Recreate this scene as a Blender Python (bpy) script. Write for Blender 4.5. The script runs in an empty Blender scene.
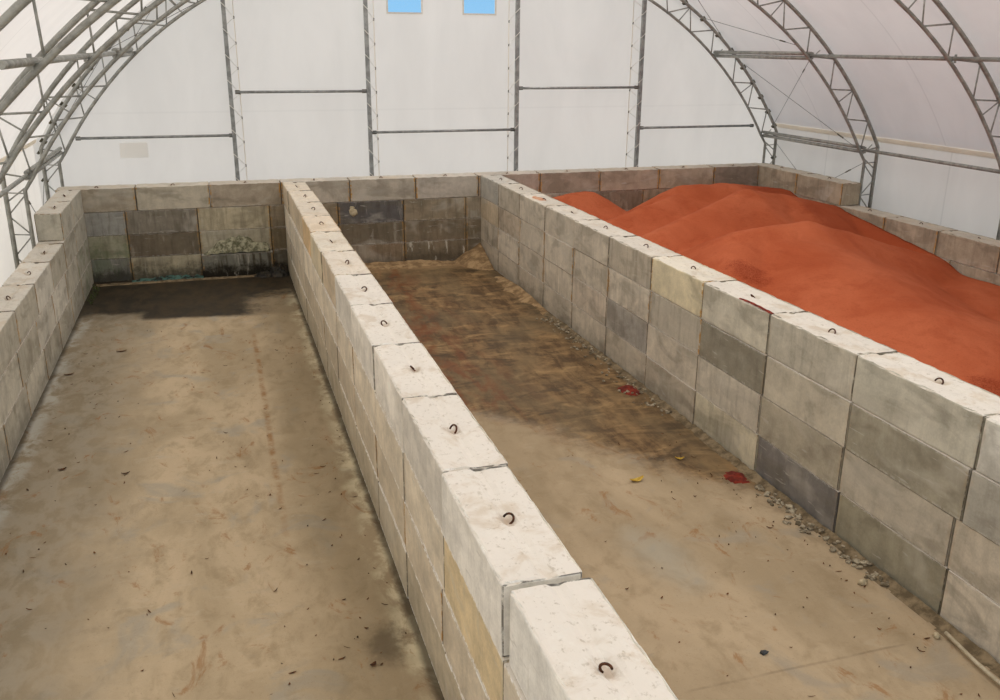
import bpy, bmesh, math, random
import numpy as np
from mathutils import Vector, Matrix, noise

random.seed(7)
scene = bpy.context.scene
COL = scene.collection
UP = Vector((0, 0, 1))

# ------------------------------------------------------------------ layout (metres)
L, H, T = 1.83, 0.606, 0.60          # one block
YE = 24.84                           # front face of the end block wall
XA, XB, XC, XD = -3.33, 1.61, 7.10, 16.14
XM = 6.55                            # middle of the building
TRUSS_Y = [26.0, 21.13, 16.22, 11.35, 6.45]
YW = 26.28                           # end wall fabric


# ------------------------------------------------------------------ helpers
def obj(name, verts, faces, mat, parent=None, smooth=False):
    me = bpy.data.meshes.new(name)
    me.from_pydata([tuple(v) for v in verts], [], faces)
    me.update()
    if smooth:
        me.polygons.foreach_set('use_smooth', [p.loop_total <= 4 for p in me.polygons])
    if mat:
        me.materials.append(mat)
    o = bpy.data.objects.new(name, me)
    COL.objects.link(o)
    if parent:
        o.parent = parent
    return o


def empty(name, loc=(0, 0, 0)):
    o = bpy.data.objects.new(name, None)
    o.empty_display_size = 0.2
    o.location = loc
    COL.objects.link(o)
    return o


def tag(o, label=None, cat=None, group=None, kind=None):
    if label: o['label'] = label
    if cat: o['category'] = cat
    if group: o['group'] = group
    if kind: o['kind'] = kind
    return o


def copy_tree(o, parent=None):
    c = o.copy()
    COL.objects.link(c)
    c.parent = parent
    for ch in list(o.children):
        copy_tree(ch, c)
    return c


class MB:
    def __init__(s):
        s.v, s.f = [], []

    def add(s, v, f):
        n = len(s.v)
        s.v.extend(v)
        s.f.extend([tuple(i + n for i in q) for q in f])

    def tube(s, pts, r, n=8, closed=False):
        pts = [Vector(p) for p in pts]
        m = len(pts)
        rings = []
        nrm = None
        for i, p in enumerate(pts):
            a = pts[i - 1] if (i > 0 or closed) else p
            b = pts[(i + 1) % m] if (i < m - 1 or closed) else p
            t = (b - a).normalized()
            if nrm is None:
                ref = UP if abs(t.z) < 0.9 else Vector((1, 0, 0))
                nrm = t.cross(ref).normalized()
            else:
                nrm = (nrm - t * nrm.dot(t)).normalized()
            bi = t.cross(nrm)
            rings.append([p + (nrm * math.cos(2 * math.pi * k / n) + bi * math.sin(2 * math.pi * k / n)) * r for k in range(n)])
        v = [q for ring in rings for q in ring]
        f = []
        for i in range(m if closed else m - 1):
            j = (i + 1) % m
            for k in range(n):
                k2 = (k + 1) % n
                f.append((i * n + k, i * n + k2, j * n + k2, j * n + k))
        if not closed:
            f.append(tuple(range(n - 1, -1, -1)))
            f.append(tuple((m - 1) * n + k for k in range(n)))
        s.add(v, f)

    def box(s, c, size, rot=None):
        c = Vector(c)
        hx, hy, hz = [q / 2 for q in size]
        v = [Vector((x, y, z)) for x in (-hx, hx) for y in (-hy, hy) for z in (-hz, hz)]
        if rot:
            v = [rot @ q for q in v]
        s.add([c + q for q in v], [(0, 1, 3, 2), (4, 6, 7, 5), (0, 4, 5, 1), (2, 3, 7, 6), (0, 2, 6, 4), (1, 5, 7, 3)])

    def build(s, name, mat, parent=None, smooth=False):
        return obj(name, s.v, s.f, mat, parent, smooth)


# ------------------------------------------------------------------ materials
def srgb(r, g, b):
    def c(u):
        u /= 255
        return u / 12.92 if u <= 0.04045 else ((u + 0.055) / 1.055) ** 2.4
    return (c(r), c(g), c(b), 1)


class NT:
    def __init__(s, name):
        s.m = bpy.data.materials.new(name)
        s.m.use_nodes = True
        s.t = s.m.node_tree
        s.t.nodes.clear()
        s.out = s.n('ShaderNodeOutputMaterial')

    def n(s, typ, **kw):
        x = s.t.nodes.new(typ)
        for k, v in kw.items():
            setattr(x, k, v)
        return x

    def put(s, sock, v):
        if hasattr(v, 'is_output') or isinstance(v, bpy.types.NodeSocket):
            s.t.links.new(v, sock)
        elif v is not None:
            sock.default_value = v

    def math(s, op, a, b=None, c=None, clamp=False):
        x = s.n('ShaderNodeMath', operation=op, use_clamp=clamp)
        s.put(x.inputs[0], a)
        if b is not None: s.put(x.inputs[1], b)
        if c is not None: s.put(x.inputs[2], c)
        return x.outputs[0]

    def mul(s, a, b): return s.math('MULTIPLY', a, b)
    def addm(s, a, b): return s.math('ADD', a, b)
    def sub(s, a, b): return s.math('SUBTRACT', a, b)

    def step(s, v, lo, hi, a=0.0, b=1.0):
        x = s.n('ShaderNodeMapRange', interpolation_type='SMOOTHSTEP')
        s.put(x.inputs[0], v)
        for k, q in zip((1, 2, 3, 4), (lo, hi, a, b)):
            s.put(x.inputs[k], q)
        return x.outputs[0]

    def mix(s, f, a, b, mode='MIX'):
        x = s.n('ShaderNodeMix', data_type='RGBA', blend_type=mode)
        s.put(x.inputs[0], f)
        s.put(x.inputs[6], a)
        s.put(x.inputs[7], b)
        return x.outputs[2]

    def noise(s, vec, scale, detail=5, rough=0.6, dist=0.0):
        x = s.n('ShaderNodeTexNoise')
        s.put(x.inputs['Vector'], vec)
        x.inputs['Scale'].default_value = scale
        x.inputs['Detail'].default_value = detail
        x.inputs['Roughness'].default_value = rough
        x.inputs['Distortion'].default_value = dist
        return x.outputs['Fac']

    def scale(s, vec, sc, off=None):
        x = s.n('ShaderNodeMapping')
        s.put(x.inputs[0], vec)
        x.inputs['Scale'].default_value = sc
        if off is not None:
            x.inputs['Location'].default_value = off
        return x.outputs[0]

    def attr(s, name):
        x = s.n('ShaderNodeAttribute', attribute_type='OBJECT', attribute_name=name)
        return x.outputs['Fac']

    def sep(s, vec):
        x = s.n('ShaderNodeSeparateXYZ')
        s.put(x.inputs[0], vec)
        return x.outputs

    def bump(s, h, strength, dist=0.02):
        x = s.n('ShaderNodeBump')
        x.inputs['Strength'].default_value = strength
        x.inputs['Distance'].default_value = dist
        s.put(x.inputs['Height'], h)
        return x.outputs[0]

    def bsdf(s, col, rough=0.9, normal=None, metallic=0.0, spec=0.3):
        x = s.n('ShaderNodeBsdfPrincipled')
        s.put(x.inputs['Base Color'], col)
        s.put(x.inputs['Roughness'], rough)
        x.inputs['Metallic'].default_value = metallic
        x.inputs['Specular IOR Level'].default_value = spec
        if normal is not None:
            s.put(x.inputs['Normal'], normal)
        s.t.links.new(x.outputs[0], s.out.inputs[0])
        return x


def mat_concrete():
    k = NT('concrete')
    tc = k.n('ShaderNodeTexCoord')
    oi = k.n('ShaderNodeObjectInfo')
    off = k.n('ShaderNodeVectorMath', operation='SCALE')
    off.inputs[0].default_value = (37.0, 53.0, 29.0)
    k.put(off.inputs['Scale'], oi.outputs['Random'])
    va = k.n('ShaderNodeVectorMath', operation='ADD')
    k.put(va.inputs[0], tc.outputs['Object'])
    k.put(va.inputs[1], off.outputs[0])
    v = va.outputs[0]
    g = k.sep(tc.outputs['Generated'])
    loc = k.sep(tc.outputs['Object'])
    geo = k.n('ShaderNodeNewGeometry')
    nz = k.sep(geo.outputs['Normal'])[2]
    big = k.noise(v, 1.3, 5, 0.6, 0.6)
    mid = k.noise(v, 4.5, 6, 0.65, 0.3)
    fine = k.noise(v, 38, 4, 0.7)
    drip = k.noise(k.scale(v, (5, 5, 0.7)), 1.6, 5, 0.6, 0.2)
    cloud = k.noise(k.scale(v, (0.8, 0.8, 1.7)), 1.3, 4, 0.55, 0.7)
    base = oi.outputs['Color']
    shade = k.addm(k.addm(k.step(big, 0.3, 0.7, -0.12, 0.10), k.step(mid, 0.3, 0.7, -0.09, 0.09)), k.step(fine, 0.3, 0.7, -0.06, 0.06))
    c = k.mix(1.0, base, base, 'MIX')
    hv = k.n('ShaderNodeHueSaturation')
    k.put(hv.inputs['Color'], c)
    k.put(hv.inputs['Value'], k.addm(1.0, shade))
    c = hv.outputs[0]
    side = k.step(k.math('ABSOLUTE', nz), 0.5, 0.8, 1.0, 0.0)
    top = k.step(nz, 0.55, 0.85)
    # pour lines and damp marks left in the faces
    c = k.mix(k.mul(k.step(cloud, 0.47, 0.64), k.attr('mottle')), c, srgb(112, 104, 88))
    c = k.mix(k.mul(k.step(k.noise(k.scale(v, (0.9, 0.9, 1.5)), 0.9, 3, 0.55, 0.5), 0.55, 0.68), 0.35), c, srgb(206, 200, 186))
    c = k.mix(k.mul(k.mul(k.step(drip, 0.46, 0.66), side), k.attr('stain')), c, srgb(74, 66, 52))
    # pale scratches
    scr = k.noise(k.scale(v, (1.2, 1.2, 9)), 2.2, 3, 0.5, 0.8)
    c = k.mix(k.mul(k.step(scr, 0.66, 0.72), 0.45), c, srgb(196, 192, 182))
    # dust on the top
    dn = k.noise(v, 6, 6, 0.7)
    c = k.mix(k.mul(k.mul(top, k.attr('dust')), k.step(dn, 0.22, 0.5, 0.55, 1.0)), c, srgb(230, 223, 212))
    dm = k.noise(v, 15, 5, 0.75)
    c = k.mix(k.mul(k.mul(top, k.step(dm, 0.55, 0.68)), 0.5), c, srgb(158, 144, 120))
    c = k.mix(k.mul(k.mul(top, k.step(k.noise(v, 2.4, 5, 0.65, 0.5), 0.50, 0.66)), 0.45), c, srgb(196, 176, 148))
    pk = k.math('SQRT', k.addm(k.mul(loc[0], loc[0]), k.mul(loc[1], loc[1])))
    pk = k.addm(pk, k.mul(k.sub(k.noise(v, 13, 5, 0.75), 0.5), 0.22))
    c = k.mix(k.mul(k.mul(top, k.step(pk, 0.11, 0.02)), 0.5), c, srgb(168, 138, 104))
    # residue at the joints
    gxa = k.math('ABSOLUTE', k.sub(g[0], 0.5))
    ex = k.mul(k.step(k.addm(gxa, k.mul(k.sub(k.noise(v, 9, 4, 0.7), 0.5), 0.05)), 0.466, 0.484), k.step(gxa, 0.4995, 0.498))
    ez = k.mul(k.step(k.math('ABSOLUTE', k.sub(g[2], 0.5)), 0.455, 0.488), k.step(gxa, 0.4995, 0.498))
    rn = k.step(k.noise(v, 6, 5, 0.75), 0.42, 0.58)
    c = k.mix(k.mul(k.mul(k.mul(ex, rn), side), k.attr('rust')), c, srgb(186, 138, 66))
    rz = k.step(k.noise(v, 5, 5, 0.7), 0.46, 0.62)
    c = k.mix(k.mul(k.mul(k.mul(ez, rz), side), k.mul(k.attr('rust'), 0.75)), c, srgb(160, 116, 62))
    cz = k.step(k.noise(v, 8, 5, 0.75), 0.47, 0.56)
    edge_low = k.step(g[2], 0.085, 0.02)
    edge_top = k.step(g[2], 0.94, 0.985)
    c = k.mix(k.mul(k.mul(k.mul(k.math('MAXIMUM', edge_low, edge_top), cz), side), k.attr('crust')), c, srgb(254, 252, 246))
    gj = k.mul(k.mul(k.step(gxa, 0.4925, 0.4965), k.step(k.noise(v, 5, 5, 0.75), 0.33, 0.50)), k.mul(side, k.step(gxa, 0.4997, 0.4985)))
    gh = k.mul(k.step(k.math('ABSOLUTE', k.sub(g[2], 0.5)), 0.478, 0.49), k.mul(k.step(k.noise(v, 6, 5, 0.75), 0.36, 0.52), k.mul(side, k.sub(1.0, k.attr('crust')))))
    gj = k.math('MAXIMUM', gj, k.mul(gh, k.step(gxa, 0.4997, 0.4985)))
    c = k.mix(k.mul(gj, 0.8), c, srgb(66, 58, 44))  # dark joint lines: grime, plus the shade of the gaps put into the colour
    # algae and wet foot
    gn = k.step(k.noise(v, 2.2, 5, 0.7), 0.45, 0.62)
    c = k.mix(k.mul(gn, k.attr('algae')), c, srgb(92, 116, 72))
    wn = k.addm(g[2], k.mul(k.sub(k.noise(v, 3.0, 6, 0.75), 0.5), 1.6))
    c = k.mix(k.mul(k.step(wn, 0.75, 0.15), k.attr('wet')), c, srgb(40, 36, 28))
    # light splashes of salt running down
    sp = k.noise(k.scale(v, (3.2, 3.2, 0.8)), 1.5, 5, 0.7)
    c = k.mix(k.mul(k.mul(k.step(sp, 0.58, 0.68), side), k.attr('salt')), c, srgb(202, 196, 180))
    h = k.addm(k.mul(mid, 0.5), k.mul(fine, 0.35))
    k.bsdf(c, 0.92, k.bump(h, 0.45, 0.012), spec=0.2)
    return k.m


def mat_floor():
    k = NT('concrete_slab')
    tc = k.n('ShaderNodeTexCoord')
    p = tc.outputs['Object']
    x, y, z = k.sep(p)
    warp = k.noise(p, 0.9, 6, 0.65)
    w2 = k.noise(p, 3.0, 6, 0.7)
    wob = k.sub(k.addm(k.mul(warp, 1.4), k.mul(w2, 0.5)), 0.95)     # about -.6 .. .6
    big = k.noise(k.scale(p, (1, 0.45, 1)), 0.7, 6, 0.6, 0.5)
    mid = k.noise(k.scale(p, (1, 0.6, 1)), 3.2, 6, 0.68, 0.4)
    fine = k.noise(p, 26, 5, 0.75)
    scuff = k.noise(k.scale(p, (1.3, 4.2, 1)), 1.4, 6, 0.7, 1.2)
    # general slab colour
    c = k.mix(k.step(big, 0.30, 0.70), srgb(168, 150, 121), srgb(200, 179, 148))
    c = k.mix(k.mul(k.step(mid, 0.46, 0.70), 0.55), c, srgb(146, 128, 98))
    c = k.mix(k.mul(k.step(k.noise(p, 1.1, 5, 0.6, 0.8), 0.54, 0.68), 0.6), c, srgb(160, 154, 140))   # bluish worn patches
    c = k.mix(k.mul(k.step(scuff, 0.55, 0.7), 0.30), c, srgb(196, 182, 158))
    c = k.mix(k.mul(k.step(fine, 0.56, 0.72), 0.45), c, srgb(124, 106, 80))
    grit = k.noise(p, 75, 3, 0.8)
    c = k.mix(k.mul(k.step(grit, 0.58, 0.74), 0.30), c, srgb(104, 88, 66))
    c = k.mix(k.mul(k.step(grit, 0.42, 0.30), 0.25), c, srgb(226, 210, 184))
    c = k.mix(k.mul(k.step(x, 1.8, 2.1), 0.30), c, srgb(140, 118, 90))
    # grey band beside the left wall, dirt in the wheel-free margins
    left = k.mul(k.step(k.addm(x, wob), -0.9, -2.6), 0.75)
    c = k.mix(left, c, k.mix(k.step(mid, 0.4, 0.6), srgb(126, 115, 94), srgb(150, 141, 124)))
    mB = k.mul(k.step(k.addm(x, k.mul(wob, 0.7)), 0.25, 1.0), k.step(x, 1.8, 1.6))
    c = k.mix(k.mul(mB, 0.38), c, srgb(126, 112, 84))
    edgeB = k.mul(k.step(k.addm(x, k.mul(wob, 0.35)), 1.22, 1.55), k.step(x, 1.8, 1.62))
    c = k.mix(k.mul(edgeB, k.step(mid, 0.42, 0.6)), c, srgb(214, 202, 170))
    edgeA = k.mul(k.step(k.addm(x, k.mul(wob, 0.35)), -2.95, -3.2), k.step(x, -3.5, -3.36))
    c = k.mix(k.mul(edgeA, k.step(mid, 0.40, 0.6)), c, srgb(178, 174, 162))
    # rust coloured marks of the tines, long in the driving direction
    rs = k.noise(k.scale(p, (1.6, 0.9, 1)), 1.3, 7, 0.74, 1.3)
    c = k.mix(k.mul(k.step(rs, 0.57, 0.67), 0.62), c, srgb(146, 100, 52))
    # expansion joint of the left bay
    jt = k.math('ABSOLUTE', k.sub(x, k.addm(0.42, k.mul(wob, 0.06))))
    c = k.mix(k.mul(k.mul(k.step(jt, 0.07, 0.01), k.step(y, 9.0, 13.0)), k.mul(k.mul(k.step(y, 20.0, 18.5), k.step(k.noise(p, 2.4, 5, 0.75), 0.40, 0.60)), 0.75)), c, srgb(146, 104, 58))
    # wet black patch at the back of the left bay
    lim = k.addm(20.75, k.mul(x, -0.13))
    e = k.addm(k.sub(y, lim), k.mul(wob, 0.35))
    wet1 = k.mul(k.step(e, -0.12, 0.18), k.step(x, 1.63, 1.58))
    light = k.mul(k.step(k.addm(x, k.mul(k.addm(wob, k.sub(w2, 0.5)), 0.9)), 0.1, 1.0), k.step(k.addm(y, k.mul(k.addm(wob, k.sub(w2, 0.5)), 1.2)), 22.9, 21.9))
    wet1 = k.mul(wet1, k.sub(1.0, k.mul(light, 0.8)))
    greyl = k.mul(k.step(k.addm(x, k.mul(wob, 0.6)), -1.75, -2.1), k.step(k.addm(y, wob), 21.9, 21.4))
    wet1 = k.mul(wet1, k.sub(1.0, k.mul(greyl, 0.75)))
    black = k.mix(k.step(mid, 0.35, 0.68), srgb(20, 17, 11), srgb(60, 47, 28))
    c = k.mix(k.mul(wet1, 0.95), c, black)
    # brown damp area of the middle bay
    lim2 = k.addm(15.0, k.mul(k.sub(x, 2.8), -1.28))
    e2 = k.addm(k.sub(y, lim2), k.mul(wob, 1.9))
    bay2 = k.mul(k.step(x, 1.9, 2.1), k.step(x, 7.3, 7.2))
    wet2 = k.mul(k.step(e2, -0.7, 0.55), bay2)
    rot = k.n('ShaderNodeMapping')
    k.put(rot.inputs[0], p)
    rot.inputs['Rotation'].default_value = (0, 0, 0.5)
    rot.inputs['Scale'].default_value = (1.0, 2.2, 1)
    sw = k.noise(rot.outputs[0], 1.2, 7, 0.72, 0.8)
    lng = k.noise(k.scale(p, (2.6, 0.7, 1)), 1.5, 7, 0.72, 0.6)
    brown = k.mix(k.step(k.addm(k.mul(sw, 0.5), k.mul(lng, 0.5)), 0.40, 0.60), srgb(76, 54, 30), srgb(142, 112, 74))
    brown = k.mix(k.mul(k.step(sw, 0.54, 0.66), 0.6), brown, srgb(172, 142, 98))
    brown = k.mix(k.mul(k.step(big, 0.42, 0.62), 0.55), brown, srgb(108, 92, 66))
    red = k.noise(k.scale(p, (1.4, 0.45, 1)), 1.6, 6, 0.7, 0.7)
    redm = k.mul(k.step(red, 0.46, 0.62), k.step(x, 5.6, 3.6))
    brown = k.mix(k.mul(redm, 0.75), brown, srgb(116, 60, 30))
    dark = k.noise(k.scale(p, (0.8, 1.5, 1)), 1.1, 5, 0.65, 0.6)
    brown = k.mix(k.mul(k.step(dark, 0.54, 0.66), 0.6), brown, srgb(56, 44, 30))
    c = k.mix(k.mul(wet2, 0.95), c, brown)
    sandy = k.mul(k.mul(k.step(k.addm(y, wob), 23.6, 24.6), bay2), 0.8)
    c = k.mix(sandy, c, srgb(166, 136, 98))
    # reddish track along the divider in the middle bay
    tr = k.math('ABSOLUTE', k.sub(x, k.addm(k.addm(3.05, k.mul(k.sub(y, 6), 0.075)), k.mul(wob, 0.16))))
    trm = k.mul(k.step(tr, 0.17, 0.02), k.step(k.noise(p, 2.3, 5, 0.7), 0.42, 0.6))
    c = k.mix(k.mul(k.mul(trm, bay2), 0.8), c, srgb(118, 70, 36))
    # pale worn patch
    px = k.mul(k.sub(x, 4.75), 1.5)
    py = k.sub(y, 8.6)
    d = k.math('SQRT', k.addm(k.mul(px, px), k.mul(py, py)))
    c = k.mix(k.mul(k.step(k.addm(d, wob), 0.9, 0.1), 0.6), c, srgb(166, 160, 144))
    # saw cuts across the slab
    for yy in (6.35,):
        q = k.math('ABSOLUTE', k.sub(y, k.addm(yy, k.mul(wob, 0.03))))
        c = k.mix(k.mul(k.mul(k.step(q, 0.025, 0.006), k.step(k.noise(p, 0.9, 4, 0.7), 0.46, 0.6)), 0.30), c, srgb(92, 78, 58))
    # narrow dark line of dirt at the wall feet
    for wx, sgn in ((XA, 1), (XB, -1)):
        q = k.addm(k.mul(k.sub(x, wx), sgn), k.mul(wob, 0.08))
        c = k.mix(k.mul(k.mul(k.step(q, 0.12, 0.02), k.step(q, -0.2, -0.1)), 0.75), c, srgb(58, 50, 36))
    # dark damp spot at the back of the middle bay and one by the divider
    for (cx, cy, rx, ry) in ((3.55, 23.1, 0.9, 0.4), (6.3, 23.6, 0.5, 0.3), (1.25, 7.9, 0.28, 0.5), (-3.1, 23.6, 0.35, 1.2)):
        dx, dy = k.math('DIVIDE', k.sub(x, cx), rx), k.math('DIVIDE', k.sub(y, cy), ry)
        d = k.addm(k.math('SQRT', k.addm(k.mul(dx, dx), k.mul(dy, dy))), k.mul(k.addm(wob, k.sub(mid, 0.5)), 1.0))
        c = k.mix(k.mul(k.step(d, 1.0, 0.3), 0.55), c, srgb(54, 44, 30))
    wetall = k.math('MAXIMUM', wet1, k.mul(wet2, 0.6))
    rough = k.step(wetall, 0.0, 1.0, 0.93, 0.62)
    h = k.addm(k.mul(mid, 0.5), k.addm(k.mul(fine, 0.4), k.mul(scuff, 0.3)))
    k.bsdf(c, rough, k.bump(h, 0.35, 0.012), spec=0.25)
    return k.m


def mat_pile():
    k = NT('red_granules')
    p = k.n('ShaderNodeTexCoord').outputs['Object']
    x, y, z = k.sep(p)
    big = k.noise(p, 0.55, 5, 0.6, 0.4)
    slump = k.noise(k.scale(p, (1, 1, 3)), 1.6, 6, 0.7, 0.5)
    gr = k.noise(p, 42, 4, 0.8)
    gr2 = k.noise(p, 120, 2, 0.8)
    c = k.mix(k.step(big, 0.32, 0.68), srgb(178, 88, 54), srgb(198, 108, 72))
    c = k.mix(k.mul(k.step(slump, 0.48, 0.68), 0.40), c, srgb(164, 76, 44))
    c = k.mix(k.mul(k.step(gr, 0.52, 0.70), 0.55), c, srgb(138, 56, 32))
    c = k.mix(k.mul(k.step(gr2, 0.6, 0.8), 0.30), c, srgb(224, 132, 92))
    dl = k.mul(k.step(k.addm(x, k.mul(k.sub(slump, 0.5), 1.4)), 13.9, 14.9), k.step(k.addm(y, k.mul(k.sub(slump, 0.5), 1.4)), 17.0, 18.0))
    c = k.mix(k.mul(dl, 0.55), c, srgb(150, 62, 32))  # slope toward the right wall darkened in colour, standing in for valley shade
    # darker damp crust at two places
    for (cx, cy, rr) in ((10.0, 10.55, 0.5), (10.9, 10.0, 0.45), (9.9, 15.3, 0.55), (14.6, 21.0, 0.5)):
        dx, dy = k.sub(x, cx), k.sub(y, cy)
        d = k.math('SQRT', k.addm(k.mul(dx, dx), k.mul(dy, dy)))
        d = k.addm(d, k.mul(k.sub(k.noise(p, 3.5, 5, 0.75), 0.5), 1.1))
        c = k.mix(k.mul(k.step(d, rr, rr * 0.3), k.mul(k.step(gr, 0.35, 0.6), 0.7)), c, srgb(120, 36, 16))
    h = k.addm(k.mul(gr, 0.6), k.addm(k.mul(gr2, 0.4), k.mul(slump, 0.8)))
    k.bsdf(c, 0.95, k.bump(h, 0.5, 0.02), spec=0.1)
    return k.m


def mat_fabric(name, seam_axis=None, seams=(), trans=0.42, refl=(0.80, 0.78, 0.75, 1), tcol=(0.86, 0.80, 0.745, 1), ridge=None, seamk=0.90):
    k = NT(name)
    p = k.n('ShaderNodeTexCoord').outputs['Object']
    xyz = k.sep(p)
    dirt = k.noise(k.scale(p, (1, 1, 0.35)), 0.8, 5, 0.6, 0.4)
    f = k.step(dirt, 0.3, 0.75, 1.0, 0.93)
    if seam_axis is not None:
        for s in seams:
            q = k.math('ABSOLUTE', k.sub(xyz[seam_axis], s))
            f = k.mul(f, k.step(q, 0.012, 0.035, seamk, 1.0))
    d = k.n('ShaderNodeBsdfDiffuse')
    t = k.n('ShaderNodeBsdfTranslucent')
    k.put(d.inputs[0], k.mix(1.0, refl, f, 'MULTIPLY'))
    k.put(t.inputs[0], k.mix(1.0, tcol, f, 'MULTIPLY'))
    wr = k.noise(k.scale(p, (1.6, 1.6, 0.25)), 1.3, 4, 0.55, 0.3)
    b = k.bump(wr, 0.12, 0.06)
    k.put(d.inputs['Normal'], b)
    m = k.n('ShaderNodeMixShader')
    m.inputs[0].default_value = trans
    if ridge is not None:          # unseen clear strip added along the ridge to brighten floor and block tops
        q = k.math('ABSOLUTE', k.sub(xyz[0], XM))
        k.put(m.inputs[0], k.step(q, ridge, ridge - 0.6, trans, 0.92))
    k.t.links.new(d.outputs[0], m.inputs[1])
    k.t.links.new(t.outputs[0], m.inputs[2])
    k.t.links.new(m.outputs[0], k.out.inputs[0])
    return k.m


def mat_simple(name, c1, c2, rough=0.6, metallic=0.0, scale=8, bump=0.2, spec=0.4, lo=0.38, hi=0.64):
    k = NT(name)
    p = k.n('ShaderNodeTexCoord').outputs['Object']
    n1 = k.noise(p, scale, 5, 0.65)
    n2 = k.noise(p, scale * 6, 4, 0.7)
    c = k.mix(k.step(n1, lo, hi), c1, c2)
    c = k.mix(k.mul(k.step(n2, 0.55, 0.75), 0.25), c, c1)
    k.bsdf(c, rough, k.bump(n2, bump, 0.01), metallic, spec)
    return k.m


def mat_pane():
    k = NT('clear_vinyl')
    p = k.n('ShaderNodeTexCoord').outputs['Object']
    t = k.n('ShaderNodeBsdfTransparent')
    t.inputs[0].default_value = (0.93, 0.96, 0.97, 1)
    g = k.n('ShaderNodeBsdfGlossy')
    g.inputs['Roughness'].default_value = 0.12
    k.put(g.inputs['Normal'], k.bump(k.noise(k.scale(p, (1, 1, 6)), 3, 3), 0.1, 0.02))
    m = k.n('ShaderNodeMixShader')
    m.inputs[0].default_value = 0.05
    k.t.links.new(t.outputs[0], m.inputs[1])
    k.t.links.new(g.outputs[0], m.inputs[2])
    k.t.links.new(m.outputs[0], k.out.inputs[0])
    return k.m


M_CON = mat_concrete()
M_FLOOR = mat_floor()
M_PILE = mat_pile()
M_ROOF = mat_fabric('roof_fabric', 1, (23.6, 18.66, 13.78, 8.9, 4.0), tcol=(0.775, 0.745, 0.72, 1), trans=0.375, ridge=4.6)
M_SIDE = mat_fabric('side_fabric', 1, (23.6, 18.66, 13.78, 8.9, 4.0), tcol=(0.87, 0.83, 0.78, 1))
M_END = mat_fabric('end_fabric', 2, (4.16,), trans=0.63, seamk=0.965, tcol=(0.895, 0.86, 0.815, 1))
M_PATCH = mat_fabric('patch_fabric', trans=0.90, tcol=(0.97, 0.945, 0.90, 1))
M_SLEEVE = mat_fabric('beige_sleeve', trans=0.75, refl=(0.84, 0.80, 0.74, 1), tcol=(0.97, 0.92, 0.84, 1))
M_STEEL = mat_simple('galvanised_steel', srgb(142, 142, 136), srgb(170, 170, 163), 0.5, 0.35, scale=5)
M_DSTEEL = mat_simple('weathered_steel', srgb(132, 134, 132), srgb(160, 162, 160), 0.5, 0.3, scale=6)
M_CLAMP = mat_simple('dark_clamp', srgb(70, 68, 58), srgb(108, 100, 78), 0.6, 0.4, scale=12)
M_CABLE = mat_simple('steel_cable', srgb(120, 118, 114), srgb(140, 138, 134), 0.5, 0.4, scale=12)
M_CORD = mat_simple('white_cord', srgb(226, 224, 218), srgb(238, 236, 230), 0.8, scale=20)
M_HOOK = mat_simple('rusty_iron', srgb(50, 34, 24), srgb(104, 62, 36), 0.7, 0.3, scale=22, bump=0.4)
M_FRAME = mat_simple('window_welt', srgb(206, 202, 192), srgb(222, 218, 208), 0.8, scale=4)
M_PANE = mat_pane()
M_RUBBLE = mat_simple('concrete_rubble', srgb(104, 92, 72), srgb(182, 170, 146), 0.95, scale=7, bump=0.5)
M_DIRT = mat_simple('brown_dirt', srgb(96, 82, 60), srgb(142, 124, 96), 0.95, scale=6, bump=0.5)
M_SAND = mat_simple('beige_sand', srgb(128, 102, 70), srgb(178, 148, 108), 0.95, scale=4, bump=0.4)
M_CRUST = mat_simple('mineral_crust', srgb(96, 94, 70), srgb(172, 168, 142), 0.95, scale=9, bump=0.7)
M_TEAL = mat_simple('teal_residue', srgb(34, 38, 32), srgb(78, 112, 102), 0.8, scale=5, bump=0.5, lo=0.40, hi=0.56)
M_BLACK = mat_simple('black_muck', srgb(24, 22, 18), srgb(52, 46, 34), 0.55, scale=7, bump=0.6)
M_RED = mat_simple('red_powder', srgb(96, 32, 20), srgb(138, 48, 30), 0.95, scale=9, bump=0.4)
M_ODUST = mat_simple('orange_dust', srgb(176, 112, 78), srgb(206, 160, 126), 0.95, scale=6)
M_LEAF = mat_simple('dry_leaf', srgb(60, 38, 18), srgb(118, 72, 32), 0.8, scale=14)
M_YLEAF = mat_simple('yellow_leaf', srgb(176, 140, 40), srgb(214, 180, 78), 0.7, scale=14)
M_STONE = mat_simple('dark_stone', srgb(52, 54, 56), srgb(84, 86, 86), 0.7, scale=18)
M_PEB = mat_simple('pale_pebble', srgb(170, 156, 126), srgb(202, 188, 158), 0.9, scale=14)
M_STICK = mat_simple('pale_stick', srgb(178, 166, 140), srgb(204, 192, 168), 0.8, scale=9)
M_GREEN = mat_simple('green_weed', srgb(56, 62, 34), srgb(88, 98, 54), 0.8, scale=14)
M_GRAVEL = mat_simple('gravel_yard', srgb(150, 142, 128), srgb(180, 172, 158), 0.95, scale=1.5)

# ------------------------------------------------------------------ setting: floor, fabric shell
mb = MB()
nx, ny = 12, 18
xs = np.linspace(-5.6, 18.6, nx + 1)
ys = np.linspace(-6.0, 27.0, ny + 1)
v = [(a, b, 0.0) for b in ys for a in xs]
f = [(j * (nx + 1) + i, j * (nx + 1) + i + 1, (j + 1) * (nx + 1) + i + 1, (j + 1) * (nx + 1) + i) for j in range(ny) for i in range(nx)]
tag(obj('floor', v, f, M_FLOOR), kind='structure')
v = [(-160, -160, -0.12), (170, -160, -0.12), (170, 190, -0.12), (-160, 190, -0.12)]
tag(obj('ground', v, [(0, 1, 2, 3)], M_GRAVEL), kind='structure')

CX, CZ, RI, RO = 1.20, -2.12, 10.53, 11.07


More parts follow.
